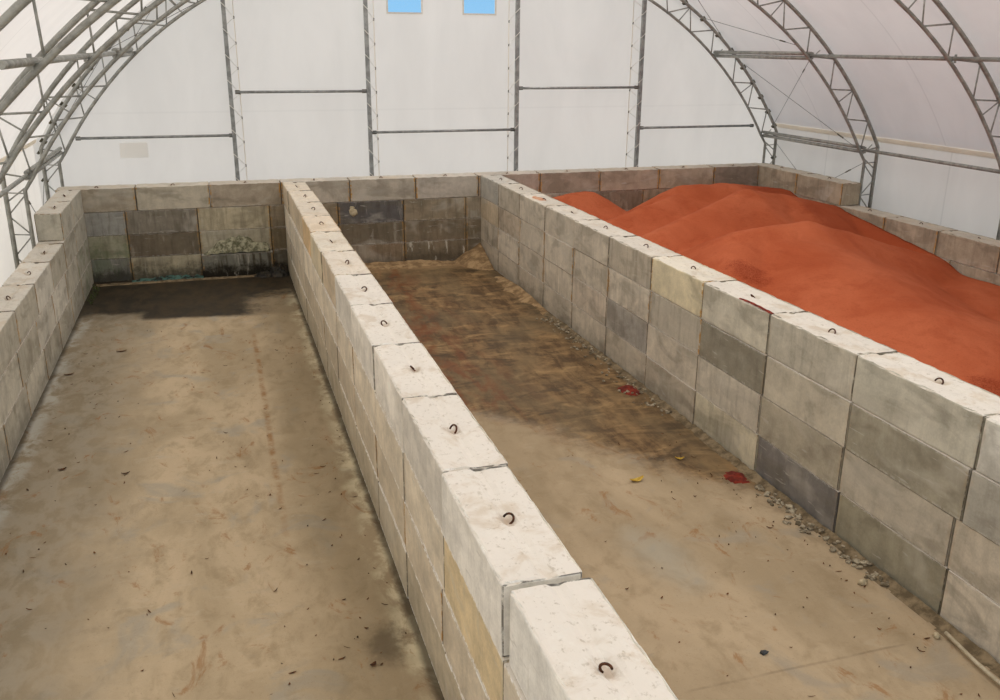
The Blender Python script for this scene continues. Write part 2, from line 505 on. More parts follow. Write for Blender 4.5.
def arc(R, zlow, n=26):
    """right half of the arch from zlow up to the apex, x from the middle of the building"""
    a0 = math.asin((zlow - CZ) / R)
    a1 = math.acos(-CX / R) if R > CX else math.pi / 2
    pts = [(CX + R * math.cos(a0 + (math.pi / 2 - a0) * i / n), CZ + R * math.sin(a0 + (math.pi / 2 - a0) * i / n)) for i in range(n + 1)]
    pts.append((0.0, CZ + R + 0.05))
    return pts


RF = RO + 0.13
side_x = 11.06
prof_r = arc(RF, 3.62)
prof = [(side_x, 3.52)] + prof_r
full = [(x, z) for x, z in prof] + [(-x, z) for x, z in prof[::-1][1:]]
yy = [YW + 0.05] + [26.0 - 1.22 * i for i in range(1, 27)]
v = [(XM + x, b, z) for b in yy for x, z in full]
n = len(full)
f = [(j * n + i, j * n + i + 1, (j + 1) * n + i + 1, (j + 1) * n + i) for j in range(len(yy) - 1) for i in range(n - 1)]
tag(obj('ceiling', v, f, M_ROOF, smooth=True), kind='structure')
for side, nm in ((1, 'right'), (-1, 'left')):
    zs = [0.0, 0.9, 1.8, 2.7, 3.52]
    v = [(XM + side * side_x, b, z) for b in yy for z in zs]
    n = len(zs)
    f = [(j * n + i, j * n + i + 1, (j + 1) * n + i + 1, (j + 1) * n + i) for j in range(len(yy) - 1) for i in range(n - 1)]
    tag(obj('wall_' + nm, v, f, M_SIDE), kind='structure')

# end wall with its two window openings
WINS = [(4.86, 5.79, 6.76, 7.62), (7.02, 7.93, 6.76, 7.62)]


def prof_z(x):
    a = abs(x - XM)
    if a >= prof[0][0]: return prof[0][1]
    for (x0, z0), (x1, z1) in zip(prof, prof[1:]):
        if x1 <= a <= x0:
            return z1 + (z0 - z1) * ((a - x1) / max(1e-6, x0 - x1))
    return prof[-1][1]


xs = sorted(set([XM - side_x, XM + side_x] + [w for q in WINS for w in q[:2]] + [XM + x for x, _ in full] + [XM - 10.9 + 0.55 * i for i in range(40)]))
xs = [xs[0]] + [b for a, b in zip(xs, xs[1:]) if b - a > 1e-4]
mb = MB()
for a, b in zip(xs, xs[1:]):
    mid = (a + b) / 2
    win = [w for w in WINS if w[0] - 1e-6 <= mid <= w[1] + 1e-6]
    spans = [(0, None)] if not win else [(0, win[0][2]), (win[0][3], None)]
    for z0, z1 in spans:
        za, zb = (z1, z1) if z1 is not None else (prof_z(a), prof_z(b))
        k = 5
        vv = []
        for i in range(k + 1):
            vv += [(a, YW, z0 + (za - z0) * i / k), (b, YW, z0 + (zb - z0) * i / k)]
        mb.add(vv, [(2 * i, 2 * i + 1, 2 * i + 3, 2 * i + 2) for i in range(k)])
wb = mb.build('wall_back', M_END)
tag(wb, kind='structure')
bm = bmesh.new(); bm.from_mesh(wb.data)
bmesh.ops.remove_doubles(bm, verts=bm.verts, dist=1e-4)
bm.to_mesh(wb.data); bm.free()
for i, (x0, x1, z0, z1) in enumerate(WINS):
    mb = MB()
    t = 0.045
    mb.box(((x0 + x1) / 2, YW - 0.012, z0 - t / 2), (x1 - x0 + 2 * t, 0.014, t))
    mb.box(((x0 + x1) / 2, YW - 0.012, z1 + t / 2), (x1 - x0 + 2 * t, 0.014, t))
    mb.box((x0 - t / 2, YW - 0.012, (z0 + z1) / 2), (t, 0.014, z1 - z0))
    mb.box((x1 + t / 2, YW - 0.012, (z0 + z1) / 2), (t, 0.014, z1 - z0))
    w = tag(mb.build('window_%d' % (i + 1), M_FRAME), kind='structure')
    obj('pane', [(x0, YW + .004, z0), (x1, YW + .004, z0), (x1, YW + .004, z1), (x0, YW + .004, z1)], [(0, 1, 2, 3)], M_PANE, w)
mb = MB()
mb.add([(-2.44, YW - .012, 3.0), (-1.74, YW - .012, 3.0), (-1.74, YW - .012, 3.4), (-2.44, YW - .012, 3.4)], [(0, 1, 2, 3)])
tag(mb.build('wall_patch', M_PATCH), 'beige square repair patch on the white end wall, left', 'fabric patch')
# beige sleeve along the foot of the roof sheet
for i, side in enumerate((1, -1)):
    mb = MB()
    X = XM + side * (side_x - 0.07)
    ring = []
    yv = [26.2 - 1.0 * q for q in range(33)]
    for b in yv:
        for q in range(10):
            a = 2 * math.pi * q / 10
            ring.append((X + 0.05 * math.cos(a), b, 3.56 + 0.12 * math.sin(a)))
    ff = [(j * 10 + q, j * 10 + (q + 1) % 10, (j + 1) * 10 + (q + 1) % 10, (j + 1) * 10 + q) for j in range(len(yv) - 1) for q in range(10)]
    tag(obj('trim_%d' % (i + 1), ring, ff, M_SLEEVE, smooth=True), kind='structure')


# ------------------------------------------------------------------ arch trusses
LEG_I, LEG_O = 10.46, 10.84


def chord(R, leg, zk):
    return [(leg, 0.0), (leg, zk)] + arc(R, zk + 0.27)


IN, OUT = chord(RI, LEG_I, 2.95), chord(RO, LEG_O, 3.32)


def walk(pts, s):
    for (a, b) in zip(pts, pts[1:]):
        d = math.hypot(b[0] - a[0], b[1] - a[1])
        if s <= d:
            return (a[0] + (b[0] - a[0]) * s / d, a[1] + (b[1] - a[1]) * s / d)
        s -= d
    return pts[-1]


def at_inner(z):      # point of the inner chord at height z on the haunch
    for a, b in zip(IN, IN[1:]):
        if a[1] <= z <= b[1]:
            t = (z - a[1]) / max(1e-6, b[1] - a[1])
            return (a[0] + (b[0] - a[0]) * t, z)
    return IN[-1]


def at_outer_z(z):
    for a, b in zip(OUT, OUT[1:]):
        if a[1] <= z <= b[1]:
            t = (z - a[1]) / max(1e-6, b[1] - a[1])
            return (a[0] + (b[0] - a[0]) * t, z)
    return OUT[-1]


def make_truss(label):
    root = empty('arch_truss', (XM, 0, 0))
    tag(root, label, 'roof truss', 'arch trusses of the hall')
    for nm, pts, r in (('inner_chord', IN, 0.042), ('outer_chord', OUT, 0.05)):
        full = [(x, 0, z) for x, z in pts] + [(-x, 0, z) for x, z in pts[::-1][1:]]
        m = MB(); m.tube(full, r, 8)
        m.build(nm, M_STEEL, root, smooth=True)
    for sd in (1, -1):
        def web(a, b, r=0.02):
            m = MB(); m.tube([(sd * a[0], 0, a[1]), (sd * b[0], 0, b[1])], r, 6)
            m.build('web_strut', M_STEEL, root, smooth=True)
        # legs: zigzag
        z = 0.25
        flip = True
        while z < 2.7:
            a, b = (LEG_I, z), (LEG_O, z + 0.42)
            if flip: web(a, b, 0.016)
            else: web((LEG_O, z), (LEG_I, z + 0.42), 0.016)
            z += 0.44; flip = not flip
            if flip: web((LEG_I, z), (LEG_O, z + 0.03), 0.014)
        web((LEG_I, 3.0), (LEG_O, 2.72), 0.018)
        web(at_inner(3.2), (LEG_O, 3.32), 0.02)
        # arch: a steep member, then a nearly level strut, and so on
        prev = at_inner(3.22)
        for k, (zo, zn) in enumerate([(4.02, 4.09), (4.83, 4.86), (5.62, 5.70), (6.39, 6.33), (7.03, 6.87), (7.55, 7.32), (7.98, 7.67), (8.3, 7.95)]):
            o = at_outer_z(zo)
            web(prev, o, 0.018)
            nx = at_inner(zn)
            web(o, nx, 0.021)
            if k in (1, 4):
                web(at_inner(zn - 0.34 if k == 1 else zn - 0.24), o, 0.016)
            prev = nx
        s_top = [(4.2, 4.0), (3.0, 2.6), (1.6, 1.0)]
        for ao, ai in s_top:
            zo = next(b[1] for a, b in zip(OUT, OUT[1:]) if b[0] <= ao)
            zi2 = next(b[1] for a, b in zip(IN, IN[1:]) if b[0] <= ai)
            web(prev, (ao, zo), 0.018); web((ao, zo), (ai, zi2), 0.018)
            prev = (ai, zi2)
    return root


LABELS = ['grey steel arch truss standing against the white end wall',
          'second grey arch truss from the end wall, legs beside block walls',
          'third grey arch truss from the end wall, under the roof sheet',
          'fourth grey arch truss from the end wall, nearest at left edge']
proto = make_truss(LABELS[0])
trusses = [proto]
for lb in LABELS[1:]:
    c = copy_tree(proto); c['label'] = lb
    trusses.append(c)
for o, y in zip(trusses, TRUSS_Y):
    o.location.y = y
# clamps that hold the end sheet to the first truss
for sd in (1, -1):
    for z in (1.9, 2.5, 3.2, 3.5, 3.95, 4.4, 4.85, 5.3, 5.8, 6.25, 6.7, 7.15):
        x, z2 = at_outer_z(z)
        m = MB()
        m.box((sd * x, 0.03, z2), (0.12, 0.13, 0.07), Matrix.Rotation(-sd * 0.7, 3, 'Y'))
        m.box((sd * (x + 0.07), 0.06, z2 + 0.03), (0.05, 0.06, 0.11), Matrix.Rotation(-sd * 0.7, 3, 'Y'))
        m.build('sheet_clamp', M_CLAMP, proto)

# ------------------------------------------------------------------ purlins between the trusses
def purlin(side, zc, j, double, label):
    x = at_inner(zc)[0] + 0.02
    X = XM + side * (x + 0.12)
    y0, y1 = TRUSS_Y[j], TRUSS_Y[j + 1]
    root = empty('purlin', (X, y0, zc))
    tag(root, label, 'purlin', 'purlins along the hall')
    yl = y1 - y0
    a, b = (0.06 if j == 0 else -0.004), (yl + 0.004 if j < 2 else yl - 1.6)
    if double:
        for dz, nm in ((0.055, 'upper_tube'), (-0.055, 'lower_tube')):
            m = MB(); m.tube([(0, a, dz), (0, b, dz)], 0.048, 8); m.build(nm, M_STEEL, root, smooth=True)
    else:
        m = MB(); m.tube([(0, a, 0), (0, b, 0)], 0.045, 8); m.build('tube', M_STEEL, root, smooth=True)
    for yy_ in ((0.0, yl) if j == 2 else (0.0,)):
        m = MB()
        if side > 0 and j != 2:
            m.tube([(-0.05, yy_ * 0.985 - 0.06, -0.10), (0.20, yy_ * 0.985 - 0.06, 0.14)], 0.016, 6)
        m.box((0, yy_ - 0.06, 0), (0.05, 0.02, 0.17))
        m.build('end_bracket', M_STEEL, root)
    return root


ORD = ['first', 'second', 'third']
for side, sn in ((1, 'right'), (-1, 'left')):
    for j in range(3):
        for zc, hn in ((3.26, 'lower'), (5.70, 'upper')):
            span = ('doubled' if j == 0 else 'single') + ' steel tube purlin'
            where = ['between the end truss and second truss', 'between the second and third truss', 'between the third and fourth truss'][j]
            purlin(side, zc, j, j == 0, '%s %s %s side, %s' % (hn, span, sn, where))

# bracing cables in the bay next to the end wall
def cable(p, q, label):
    m = MB(); m.tube([p, q], 0.008, 5)
    mid = Vector(p).lerp(Vector(q), 0.86); d = (Vector(q) - Vector(p)).normalized()
    o = m.build('bracing_cable', M_CABLE)
    tag(o, label, 'cable', 'bracing cables beside the end wall')
    m = MB(); m.tube([mid - d * 0.12, mid + d * 0.12], 0.018, 6); m.build('turnbuckle', M_CLAMP, o)


def pt(sd, x, y, z):
    return (XM + sd * x, y, z)


for sd, sn in ((1, 'right'), (-1, 'left')):
    Y1, Y2 = 25.93, 21.2
    cable(pt(sd, at_outer_z(6.75)[0] - .05, Y1, 6.75), pt(sd, at_inner(5.95)[0] + .045, Y2, 5.95), 'upper %s bracing cable running down from the end truss' % sn)
    cable(pt(sd, at_outer_z(5.75)[0] - .05, Y1, 5.75), pt(sd, at_inner(8.0)[0] + .045, Y2, 8.0), 'upper %s bracing cable rising from the end truss' % sn)
    cable(pt(sd, at_outer_z(5.55)[0] - .05, Y1, 5.55), pt(sd, at_inner(3.25)[0] + .045, Y2, 3.25), 'middle %s bracing cable down to the second truss knee' % sn)
    cable(pt(sd, at_outer_z(3.55)[0] - .05, Y1, 3.55), pt(sd, at_inner(5.6)[0] + .045, Y2, 5.6), 'middle %s bracing cable up from the end truss knee' % sn)
    cable(pt(sd, LEG_O - .05, Y1, 3.0), pt(sd, LEG_I + .045, Y2, 0.6), 'low %s bracing cable behind block wall, down from end truss' % sn)
    cable(pt(sd, LEG_O - .05, Y1, 0.7), pt(sd, LEG_I + .045, Y2, 2.9), 'low %s bracing cable behind block wall, up to second truss' % sn)

# ------------------------------------------------------------------ end wall posts and girts
POSTS = [(0.50, 1), (4.19, 1), (8.52, -1), (12.45, -1)]
PN = ['first', 'second', 'third', 'fourth']
YP = 25.98
for i, (X, sd) in enumerate(POSTS):
    ztop = 8.2 if 2 < X < 11 else 7.2
    root = empty('end_wall_post', (X, YP, 0))
    tag(root, 'grey end wall post laced with white cord, %s from left' % PN[i], 'post', 'laced posts of the end wall')
    m = MB(); m.box((0, 0, ztop / 2), (0.105, 0.105, ztop)); m.build('tube', M_DSTEEL, root)
    m = MB(); m.box((0, 0, 0.01), (0.3, 0.25, 0.02)); m.build('base_plate', M_DSTEEL, root)
    off = (0.25, 0.25, 0.19, 0.24)[i] * sd
    m = MB(); m.tube([(off, 0.22, 0.5), (off, 0.22, ztop)], 0.012, 6); m.build('lacing_rod', M_SLEEVE, root, smooth=True)
    cord, ties = [], MB()
    z = 0.8; k = 0
    m = MB()
    while z < ztop - 0.5:
        path = [(off, 0.20, z), (0.06 * sd, 0.06, z + 0.22), (0.060 * sd, -0.062, z + 0.24), (-0.060 * sd, -0.064, z + 0.36), (-0.06 * sd, 0.058, z + 0.38), (off, 0.20, z + 0.64)]
        m.tube(path, 0.0095, 5)
        ties.tube([(off, 0.215, z - 0.03), (off, 0.19, z + 0.03)], 0.016, 6)
        z += 0.64
    m.build('lacing_cord', M_CORD, root)
    ties.build('eyelet', M_CLAMP, root)

GIRTS = [(-3.44, 0.49, 3.56, 'left of the first post'), (0.62, 4.13, 4.68, 'between first and second post'), (4.25, 8.46, 3.56, 'between second and third post'),
         (8.58, 12.39, 4.73, 'between third and fourth post'), (12.51, 16.5, 3.53, 'right of the fourth post')]
for x0, x1, z, wh in GIRTS:
    root = empty('end_wall_girt', ((x0 + x1) / 2, YP, z))
    tag(root, 'level grey girt tube of the end wall, ' + wh, 'girt', 'girts of the end wall')
    h = (x1 - x0) / 2
    m = MB(); m.tube([(-h, 0, 0), (h, 0, 0)], 0.036, 8); m.build('tube', M_DSTEEL, root, smooth=True)
    for s in (-1, 1):
        m = MB(); m.box((s * (h - 0.06), 0, 0), (0.12, 0.03, 0.1)); m.build('end_plate', M_CLAMP, root)


# ------------------------------------------------------------------ concrete blocks
def gridlines(h, r, n):
    a = [-h, -h + r * 0.3, -h + r, *np.linspace(-h + r, h - r, n + 2)[1:-1], h - r, h - r * 0.3, h]
    return a


MESHES = {}


def block_mesh(length, topped, var):
    key = (round(length, 2), topped, var)
    if key in MESHES:
        return MESHES[key]
    hx, hy, hz = length / 2, T / 2, H / 2
    r = 0.024 if topped else 0.013
    gx = gridlines(hx, r, 22 if topped else 7)
    gy = gridlines(hy, r, 11 if topped else 3)
    gz = gridlines(hz, r, 3)
    bm = bmesh.new()
    vd = {}

    def vert(p):
        kq = (round(p[0], 4), round(p[1], 4), round(p[2], 4))
        if kq not in vd:
            vd[kq] = bm.verts.new(p)
        return vd[kq]

    def face_grid(A, B, fn, flip):
        for a0, a1 in zip(A, A[1:]):
            for b0, b1 in zip(B, B[1:]):
                q = [vert(fn(a0, b0)), vert(fn(a1, b0)), vert(fn(a1, b1)), vert(fn(a0, b1))]
                bm.faces.new(q[::-1] if flip else q)
    face_grid(gx, gy, lambda a, b: (a, b, hz), False)
    face_grid(gx, gy, lambda a, b: (a, b, -hz), True)
    face_grid(gx, gz, lambda a, b: (a, -hy, b), False)
    face_grid(gx, gz, lambda a, b: (a, hy, b), True)
    face_grid(gy, gz, lambda a, b: (hx, a, b), False)
    face_grid(gy, gz, lambda a, b: (-hx, a, b), True)
    off = Vector((var * 17.3, length * 3.1, 5.7 * topped))
    for vv in bm.verts:
        p = vv.co.copy()
        top = p.z > hz - 1e-4
        c = Vector((max(-hx + r, min(hx - r, p.x)), max(-hy + r, min(hy - r, p.y)), max(-hz + r, min(hz - r, p.z))))
        d = p - c
        n_edge = (abs(d.x) > 1e-5) + (abs(d.y) > 1e-5) + (abs(d.z) > 1e-5)
        rr = r
        if n_edge >= 2:
            q = noise.noise(p * 9 + off) + 0.6 * noise.noise(p * 23 + off)
            rr = r * (1 - max(0.0, q) * (1.1 if (topped and p.z > 0) else 0.5))
            p = c + d.normalized() * rr
        if top and topped:
            g = abs(p.y + 0.01)
            p.z -= 0.030 * max(0.0, 1 - g / 0.06)                  # shallow groove along the middle
            p.z -= 0.014 if p.y < -0.01 else 0.0                    # one half stands a little lower
            dx, dy = p.x, p.y + 0.02
            dd = math.hypot(dx / 0.13, dy / 0.085)
            p.z -= 0.045 * max(0.0, 1 - dd) ** 0.7                  # pocket of the lifting loop
            p.z += 0.008 * noise.noise(p * 6 + off) + 0.005 * noise.noise(p * 17 + off)
            if abs(abs(p.y) - hy) < 0.03:
                p.z -= 0.022 * max(0, noise.noise(p * 5 + off * 2))
        if abs(vv.co.z) > hz - 1e-4 and abs(abs(vv.co.y) - hy) < 1e-4 and not (topped and vv.co.z > 0):
            p.y -= math.copysign(0.020 + 0.008 * noise.noise(vv.co * 4 + off), p.y)
        vv.co = p
    bm.normal_update()
    me = bpy.data.meshes.new('concrete_block')
    bm.to_mesh(me); bm.free()
    me.materials.append(M_CON)
    MESHES[key] = me
    return me


def loop_mesh(var):
    m = MB()
    tilt = (-0.75, 0.5, 0.85, -0.55)[var]
    pts = []
    w = (0.036, 0.044, 0.040, 0.034)[var]
    for k in range(11):
        a = math.pi * (-0.12 + 1.24 * k / 10)
        pts.append(Vector((math.cos(a) * w, 0, 0.010 + math.sin(a) * 0.047)))
    R = Matrix.Rotation(tilt, 3, 'X') @ Matrix.Rotation(0.4 * var, 3, 'Z')
    m.tube([R @ p + Vector((0, -0.02, H / 2 - 0.034)) for p in pts], 0.0095, 7)
    o = m.build('lifting_loop', M_HOOK, smooth=True)
    me = o.data
    bpy.data.objects.remove(o)
    return me


LOOPS = [loop_mesh(k) for k in range(4)]
NBLOCK = 0


def block(cx, cy, cz, length, along_y, topped, color, label, group, props=None, yaw=0.0):
    """one block; cz = height of its underside"""
    global NBLOCK
    NBLOCK += 1
    me = block_mesh(length, topped, NBLOCK % (4 if topped else 3))
    o = bpy.data.objects.new('concrete_block', me)
    COL.objects.link(o)
    o.location = (cx, cy, cz + H / 2)
    flip = math.pi if (NBLOCK * 7) % 3 == 0 and not topped else 0.0
    o.rotation_euler = (0, 0, (math.pi / 2 if along_y else 0.0) + yaw + flip)
    rnd = random.uniform(-5, 5)
    s = srgb(*[max(8, min(250, q + rnd)) for q in color])
    o.color = s
    base = dict(mottle=0.42, stain=0.25, rust=0.0, dust=0.6, crust=0.0, algae=0.0, wet=0.0, salt=0.15)
    if props: base.update(props)
    for k_, v_ in base.items():
        o[k_] = float(v_)
    tag(o, label, 'concrete block', group)
    if topped:
        h = bpy.data.objects.new('lifting_loop', LOOPS[NBLOCK % 4])
        COL.objects.link(h)
        h.parent = o
    return o


NUM = ['zeroth', 'first', 'second', 'third', 'fourth', 'fifth', 'sixth', 'seventh', 'eighth', 'ninth', 'tenth', 'eleventh', 'twelfth', 'thirteenth', 'fourteenth']
COURSE = {1: 'bottom course', 2: 'second course up', 3: 'third course up', 4: 'top course'}


def shade_word(c):
    l = 0.3 * c[0] + 0.59 * c[1] + 0.11 * c[2]
    warm = c[0] - c[2]
    if l > 205: return 'whitish'
    if l > 178: return 'cream' if warm > 32 else 'pale'
    if l > 140: return 'grey'
    if l > 100: return 'brownish' if warm > 24 else 'dark grey'
    return 'blackish'


rj = random.Random(21)


def wall_run(name, joints, xface, face_dir, course, colors, group, where, topped, props, gap=0.020):
    """a course of blocks along Y from the end wall (first joint) towards the camera"""
    for i, (a, b) in enumerate(zip(joints, joints[1:])):
        ln = a - b - gap
        col = colors(i, course)
        pr = dict(props(i, course))
        jit = random.uniform(-0.010, 0.010) if i else 0.0
        th = 0.53 if name == 'A' else T
        cx = xface + face_dir * (th / 2) + (jit if name != 'A' else abs(jit))
        if name == 'B' and course == 4: cx += rj.uniform(-0.008, 0.024)
        if name == 'B' and course == 4 and i == 11:      # the near block stands a little apart
            ln -= 0.05; a -= 0.05; cx += 0.015
        lab = '%s concrete block, %s, %s, %s from end wall' % (shade_word(col), COURSE[course], where, NUM[i + 1])
        o = block(cx, (a + b) / 2, (course - 1) * H, ln, True, topped and not (name in 'AD' and course == 3 and i < 2), col, lab, group, pr, random.uniform(-0.004, 0.004))
        if name == 'A': o.scale = (1, th / T, 1)


def stack(y0, n, first, step=L):
    j = [y0]
    y = first
    for _ in range(n):
        j.append(y); y -= step
    return j


# --- divider C (between the middle bay and the red pile)
CJ = stack(YE - 0.008, 12, YE + 0.13 - L)
rc = random.Random(3)


def colC(i, c):
    sp = {(0, 4): (150, 146, 136), (6, 4): (194, 182, 150), (7, 4): (176, 170, 152), (7, 3): (128, 122, 106), (8, 3): (170, 162, 144), (8, 1): (108, 104, 100),
          (9, 4): (178, 174, 158), (9, 3): (140, 134, 116), (9, 2): (166, 158, 142), (9, 1): (132, 126, 106), (8, 2): (152, 144, 126), (7, 2): (172, 164, 148),
          (7, 1): (182, 174, 150), (5, 2): (146, 140, 130), (10, 4): (192, 190, 180), (10, 3): (150, 146, 134), (6, 3): (160, 152, 136), (8, 4): (166, 160, 144),
          (1, 3): (166, 152, 132), (0, 3): (172, 156, 130), (4, 2): (176, 164, 146)}
    b = sp.get((i, c))
    if b is None:
        q = rc.uniform(-12, 10)
        b = (176 + q, 166 + q, 148 + q)
    return tuple(min(250, q + 27) for q in b)


def propC(i, c):
    r = random.random()
    d = dict(mottle=0.38, stain=0.06 + 0.18 * r, rust=0.9 if (i, c) in ((6, 4), (6, 3), (3, 2), (2, 2), (1, 2), (2, 3), (3, 3), (5, 3), (4, 3)) else 0.12, dust=0.4 + 0.05 * i, crust=0.22 if c < 4 else 0.1, salt=0.15)
    if c == 1: d['wet'] = 0.25 if i < 5 else 0.1
    return d


for c in (1, 2, 3, 4):
    js = CJ if c % 2 == 0 else [CJ[0]] + [q - 0.03 for q in CJ[1:]]
    js = list(js)
    js[10] -= {4: 0.13, 3: 0.07}.get(c, 0.0)
    wall_run('C', js, XC, 1, c, colC, 'blocks of the divider beside the red pile', 'divider beside red pile', c == 4, propC)

# --- divider B (between the left and the middle bay)
BJ = [YE - 0.008, 23.30, 21.47, 19.62, 17.79, 15.97, 14.14, 12.32, 10.45, 8.65, 6.86, 5.06, 3.16, 1.28]


def colB(i, c):
    q = rc.uniform(-8, 8)
    if c == 4: b = (234 + q, 228 + q, 216 + q)
    elif c == 3: b = (226 + q, 214 + q, 192 + q)
    elif c == 2: b = (210 + q, 197 + q, 174 + q)
    else: b = (194 + q, 182 + q, 158 + q)
    if c == 4 and i < 6: b = (218 + q, 200 + q, 172 + q)
    sp = {(10, 3): (232, 212, 172), (11, 4): (236, 234, 226), (10, 4): (234, 230, 220), (3, 4): (230, 200, 156), (4, 4): (222, 208, 178)}
    return tuple(min(250, v_) for v_ in sp.get((i, c), b))


def propB(i, c):
    return dict(mottle=0.14, stain=0.08, rust=0.9 if (i, c) in ((9, 2), (6, 3), (7, 2), (7, 3), (8, 2), (4, 2)) else 0.0, dust=0.45 + 0.05 * i, crust=1.0, salt=0.35, wet=0.12 if c == 1 else 0)


for c in (1, 2, 3, 4):
    sh = {4: 0, 3: -0.02, 2: 0.05, 1: -0.04}[c]
    js = [BJ[0]] + [q + sh for q in BJ[1:]]
    wall_run('B', js, XB, 1, c, colB, 'blocks of the middle divider', 'middle dividing wall', c == 4, propB, gap=0.02)

# --- wall A on the left
AJ3 = [YE - 0.008, 22.92, 21.1, 19.27, 17.45, 15.65, 13.84, 12.02, 10.2, 8.4]


def colA(i, c):
    q = rc.uniform(-12, 10)
    if (i, c) in ((3, 3), (2, 2), (3, 2)): return (208 + q, 204 + q, 192 + q)
    return (184 + q, 179 + q, 164 + q)


def propA(i, c):
    return dict(stain=0.12, rust=0.7 if i < 5 else 0.5, dust=0.6, crust=0.3, salt=0.2, algae=0.35 if (i == 0 and c < 3) else 0.0, wet=0.3 if c == 1 else 0)


for c in (1, 2, 3):
    sh = {3: 0, 2: -0.35, 1: -0.1}[c]
    js = [AJ3[0]] + [q + sh for q in AJ3[1:]]
    wall_run('A', js, XA, -1, c, colA, 'blocks of the left outer wall', 'left wall', c == 3, propA)
wall_run('A', [YE - 0.008, 23.03, 21.30], XA, -1, 4, colA, 'blocks of the left outer wall', 'left wall', True, propA)

# --- wall D on the right, owns the corner
DJ = [YE + T, 22.88 + 0.0, 20.78]
DJ4 = [YE + T, 22.86, 20.76]
DJ3 = [YE + T, 23.4, 21.0, 18.98, 17.12, 15.28, 13.45, 11.62, 9.8, 7.97]


def colD(i, c):
    q = rc.uniform(-8, 8)
    return (178 + q, 166 + q, 144 + q)


def propD(i, c):
    return dict(stain=0.2, rust=0.8 if (c == 4 or i < 4) else 0.3, dust=0.45, crust=0.2, salt=0.1)


for c in (1, 2, 3):
    sh = {3: 0, 2: -0.5, 1: -0.1}[c]
    js = [DJ3[0]] + [q + sh for q in DJ3[1:]]
    wall_run('D', js, XD, 1, c, colD, 'blocks of the right outer wall', 'right wall', c == 3, propD)
wall_run('D', DJ4, XD, 1, 4, colD, 'blocks of the right outer wall', 'right wall', True, propD)

# --- end wall
J4 = [-3.93, -2.07, -0.26, 1.56, 3.39, 5.22, 7.03, 8.89, 10.77, 12.69, 14.55, XD - 0.006]
JL = [-3.93, -2.38, -0.62, 1.22, 3.04, 4.86, 6.66, 8.50, 10.35, 12.2, 14.05, XD - 0.006]
ECOL = {
    4: [(166, 154, 134), (174, 164, 144), (160, 146, 126), (172, 162, 146), (166, 156, 140), (170, 160, 146), (160, 146, 130), (152, 140, 122), (158, 144, 124), (166, 152, 130), (138, 126, 110)],
    3: [(140, 138, 130), (112, 104, 90), (166, 154, 126), (120, 106, 84), (74, 70, 68), (128, 114, 92), (140, 128, 108), (152, 142, 124), (120, 106, 88), (140, 126, 104), (140, 126, 104)],
    2: [(150, 146, 122), (100, 88, 70), (152, 144, 122), (104, 90, 66), (104, 92, 74), (110, 96, 76), (120, 106, 84), (150, 130, 110), (140, 126, 104), (140, 126, 104), (140, 126, 104)],
    1: [(116, 114, 104), (160, 150, 124), (112, 110, 98), (92, 84, 68), (116, 98, 76), (106, 92, 72), (120, 106, 84), (140, 126, 104), (140, 126, 104), (140, 126, 104), (140, 126, 104)]}
SPL = {}
for c in (1, 2, 3, 4):
    js = J4 if c == 4 else JL
    for i, (a, b) in enumerate(zip(js, js[1:])):
        col = tuple(min(250, q + (16 if c == 4 else 22)) for q in ECOL[c][i])
        pr = dict(stain=0.08 if c == 4 else 0.3, rust=0.9 if c == 4 else 0.5, dust=0.45, crust=0.2, salt=0.1 if c == 4 else 0.25)
        if c < 3 and i == 0: pr['algae'] = 0.35
        if c == 1: pr['wet'] = 0.75 if i < 4 else 0.4
        if (c, i) == (1, 2): pr.update(wet=1.0, stain=0.9, salt=0.5)
        if (c, i) == (1, 5): pr.update(salt=0.9)
        shift = -0.22 if (c, i) == (1, 2) else random.uniform(-0.008, 0.008)
        lab = '%s concrete block, %s, end wall, %s from left corner' % (shade_word(col), COURSE[c], NUM[i + 1])
        if (c, i) == (1, 2):
            lab = 'dark streaked block jutting out under a crusted heap, end wall foot'
        if (c, i) == (3, 4):
            lab = 'black concrete block with white splat, end wall behind middle bay'
        SPL[(c, i)] = block((a + b) / 2, YE + T / 2 + shift, (c - 1) * H, b - a - 0.012, False, c == 4, col, lab, 'blocks of the end wall', pr)


# pale splats stuck on two faces of the end wall
def splat(blk_key, dx, dz, s, seed):
    o = SPL[blk_key]
    m = MB()
    stone_geo(m, (0, 0, 0), s, seed, 1.0)
    m.v = [Vector((p.x, p.y * 0.18, p.z)) for p in m.v]
    c_ = m.build('plaster_splat', M_PEB, o, smooth=True)
    c_.location = (dx, -T / 2 + 0.004, dz)
    c_['label'] = 'pale plaster splat'


# ------------------------------------------------------------------ granular heaps
def smax(a, b, k):
    h = np.clip(0.5 + 0.5 * (a - b) / k, 0, 1)
    return b * (1 - h) + a * h + k * h * (1 - h)


def seg_mound(X, Y, p, q, slope, rnd):
    """ridge from p to q (x, y, z) with sides at the angle of repose"""
    px, py, pz = p; qx, qy, qz = q
    dx, dy = qx - px, qy - py
    t = np.clip(((X - px) * dx + (Y - py) * dy) / (dx * dx + dy * dy + 1e-9), 0, 1)
    d = np.hypot(X - (px + t * dx), Y - (py + t * dy))
    return pz + t * (qz - pz) - slope * (np.sqrt(d * d + rnd * rnd) - rnd)


def fbm(x, y, s, seed):
    v = Vector((x * s, y * s, seed))
    return noise.noise(v) + 0.5 * noise.noise(v * 2.1) + 0.25 * noise.noise(v * 4.3)


